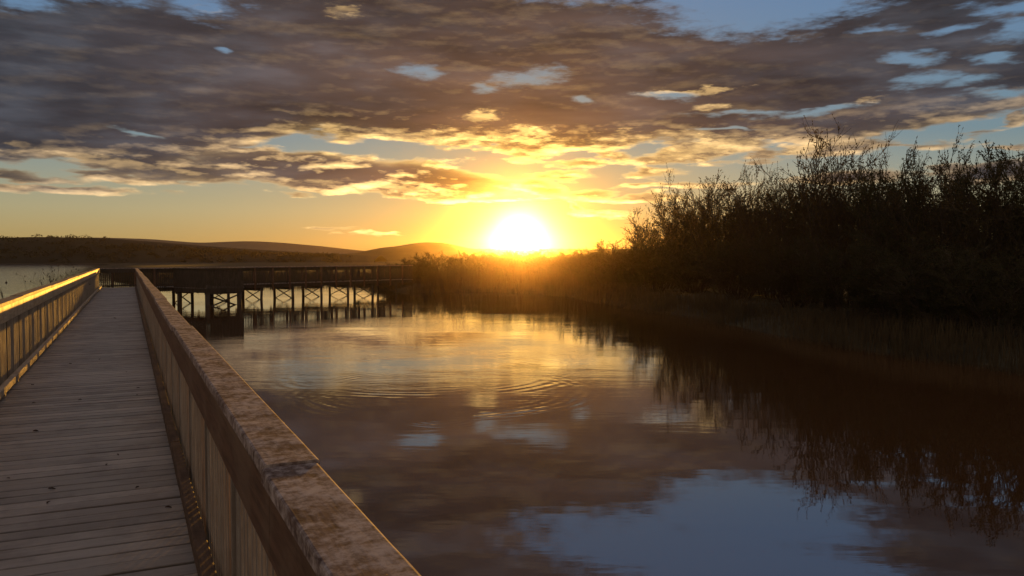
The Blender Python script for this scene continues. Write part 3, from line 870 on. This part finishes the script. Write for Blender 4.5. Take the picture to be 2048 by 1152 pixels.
# ------------------------------------------------------------------ small things
def duck(x, y, rz):
    root = empty('duck', (x, y, 0.0), rz)
    mb = MB(); n = 10
    prof_ = [(-0.24, 0.10, 0.008, 0.008), (-0.19, 0.075, 0.05, 0.04), (-0.08, 0.06, 0.095, 0.075), (0.04, 0.055, 0.095, 0.08), (0.13, 0.07, 0.065, 0.065), (0.165, 0.12, 0.036, 0.04), (0.175, 0.175, 0.032, 0.034), (0.19, 0.215, 0.038, 0.036), (0.215, 0.235, 0.028, 0.022), (0.225, 0.24, 0.006, 0.006)]
    for (px_, z_, w_, h_) in prof_:
        for k in range(n):
            t = 2*math.pi*k/n
            mb.v.append((px_ + (0.0 if z_ < 0.11 else -math.sin(t)*h_*0.6), math.cos(t)*w_, z_+math.sin(t)*h_*(1 if z_ < 0.11 else 0.8)))
    for i in range(len(prof_)-1):
        for k in range(n):
            k2 = (k+1) % n; mb.f.append((i*n+k, i*n+k2, (i+1)*n+k2, (i+1)*n+k))
    mb.build('body', M['feather'], root, True)
    mb = MB(); mb.tube([(0.235, 0, 0.228), (0.262, 0, 0.220), (0.285, 0, 0.215)], [0.013, 0.012, 0.006], 6); mb.build('bill', M['beak'], root, True)
    return tag(root, 'tiny dark bird resting on the open lake left of the railing', 'bird')
p = at(12, 83); duck(p.x, p.y, 2.0)

rng = random.Random(77)
lf_mesh = []
for k in range(3):
    mb = MB(); n = 6; pts = []
    for i in range(n+1):
        u = i/n; w = 0.014*math.sin(math.pi*min(1, u*0.95+0.03))**0.8*(1+0.25*rng.uniform(-1, 1))
        c = 0.006*math.sin(u*3)+rng.uniform(0, .004)
        pts.append((u*0.05-0.025, -w, c+0.004)); pts.append((u*0.05-0.025, 0, c*0.4+0.002)); pts.append((u*0.05-0.025, w, c+0.006))
    top = pts; bot = [(a, b, c-0.0012) for a, b, c in pts]
    N = len(top); fs = []
    for i in range(n):
        for j in range(2):
            a = i*3+j; fs.append((a, a+3, a+4, a+1)); fs.append((N+a, N+a+1, N+a+4, N+a+3))
    for i in range(n):
        fs.append((i*3, N+i*3, N+i*3+3, i*3+3)); fs.append((i*3+2, i*3+5, N+i*3+5, N+i*3+2))
    mb.add(top+bot, fs)
    o = mb.build('fallen_leaf', M['litter']); lf_mesh.append(o)
def deck_point(px, py):
    d = Vector(((px-1024)/PX, 1, -(py-YH)/PX)); k = (CAM_H-DECK)/(-d.z)
    return d.x*k, d.y*k
spots = [(62, 808, 1.0), (94, 984, 1.3), (87, 1012, 1.1), (267, 981, 1.0), (206, 934, .9), (329, 1022, 1.1), (229, 914, .9), (155, 802, 1.1), (64, 866, 1.3), (272, 778, 1.0), (249, 746, 1.2), (196, 720, 1.2), (228, 637, 2.0), (137, 729, 1.2), (60, 772, 1.4), (7, 962, .8), (270, 792, .8)]
for i, (px, py, k) in enumerate(spots):
    x, y = deck_point(px, py)
    o = lf_mesh[i] if i < 3 else copy_thing(lf_mesh[i % 3])
    o.location = (x, y, DECK+0.0035); o.rotation_euler = (rng.uniform(-.15, .15), rng.uniform(-.15, .15), rng.uniform(0, 6.28)); k *= 0.7; o.scale = (k, k, k)
    tag(o, 'small dark dead leaf lying on the boardwalk planks', 'leaf', 'dead leaves on the boardwalk')

# ------------------------------------------------------------------ air
hz = MB()  # haze box added to spread the low sun into an orange veil
hz.add([(a, b, c) for a in (-920, 720) for b in (-90, 780) for c in (-2.3, HAZE_TOP)], [(0, 1, 3, 2), (4, 6, 7, 5), (0, 4, 5, 1), (2, 3, 7, 6), (0, 2, 6, 4), (1, 5, 7, 3)])
hm = bpy.data.materials.new('veil_haze'); hm.use_nodes = True
ht = NT(hm.node_tree); ht.n.remove(ht.n['Principled BSDF'])
pv = ht.new('ShaderNodeVolumePrincipled')
pv.inputs['Color'].default_value = (1.0, 0.75, 0.5, 1); pv.inputs['Density'].default_value = HAZE; pv.inputs['Anisotropy'].default_value = HAZE_G
ht.l.new(pv.outputs[0], ht.n['Material Output'].inputs['Volume'])
ho = hz.build('haze', hm)
tag(ho, 'thin haze added for a golden sun glow over the water and the banks', None, None, 'stuff')
# ------------------------------------------------------------------ camera, sun, render settings
cam = bpy.data.cameras.new('camera')
co = bpy.data.objects.new('camera', cam); COL.objects.link(co)
cam.sensor_fit = 'HORIZONTAL'; cam.sensor_width = 36.0
cam.lens = 36.0*PX/2048.0
cam.clip_start = 0.05; cam.clip_end = 6000
co.location = (0, 0, CAM_H)
co.rotation_euler = (R(90) - math.atan((576-YH)/PX), 0, 0)
SC.camera = co

sl = bpy.data.lights.new('sun', 'SUN')
sl.energy = 5.0; sl.angle = R(0.53); sl.color = (1.0, 0.46, 0.06)
so = bpy.data.objects.new('sun', sl); COL.objects.link(so)
so.rotation_euler = SUNV.to_track_quat('Z', 'Y').to_euler()
so.location = (0, 0, 60)

SC.view_settings.view_transform = 'Standard'
SC.view_settings.look = 'None'
SC.view_settings.exposure = 0.6
SC.view_settings.gamma = 1.0
SC.view_settings.use_curve_mapping = False
SC.render.engine = 'CYCLES'
SC.cycles.use_denoising = True
SC.cycles.max_bounces = 6
SC.cycles.diffuse_bounces = 2
SC.cycles.glossy_bounces = 3
SC.cycles.transparent_max_bounces = 6
SC.cycles.volume_bounces = 0
SC.cycles.sample_clamp_indirect = 6.0
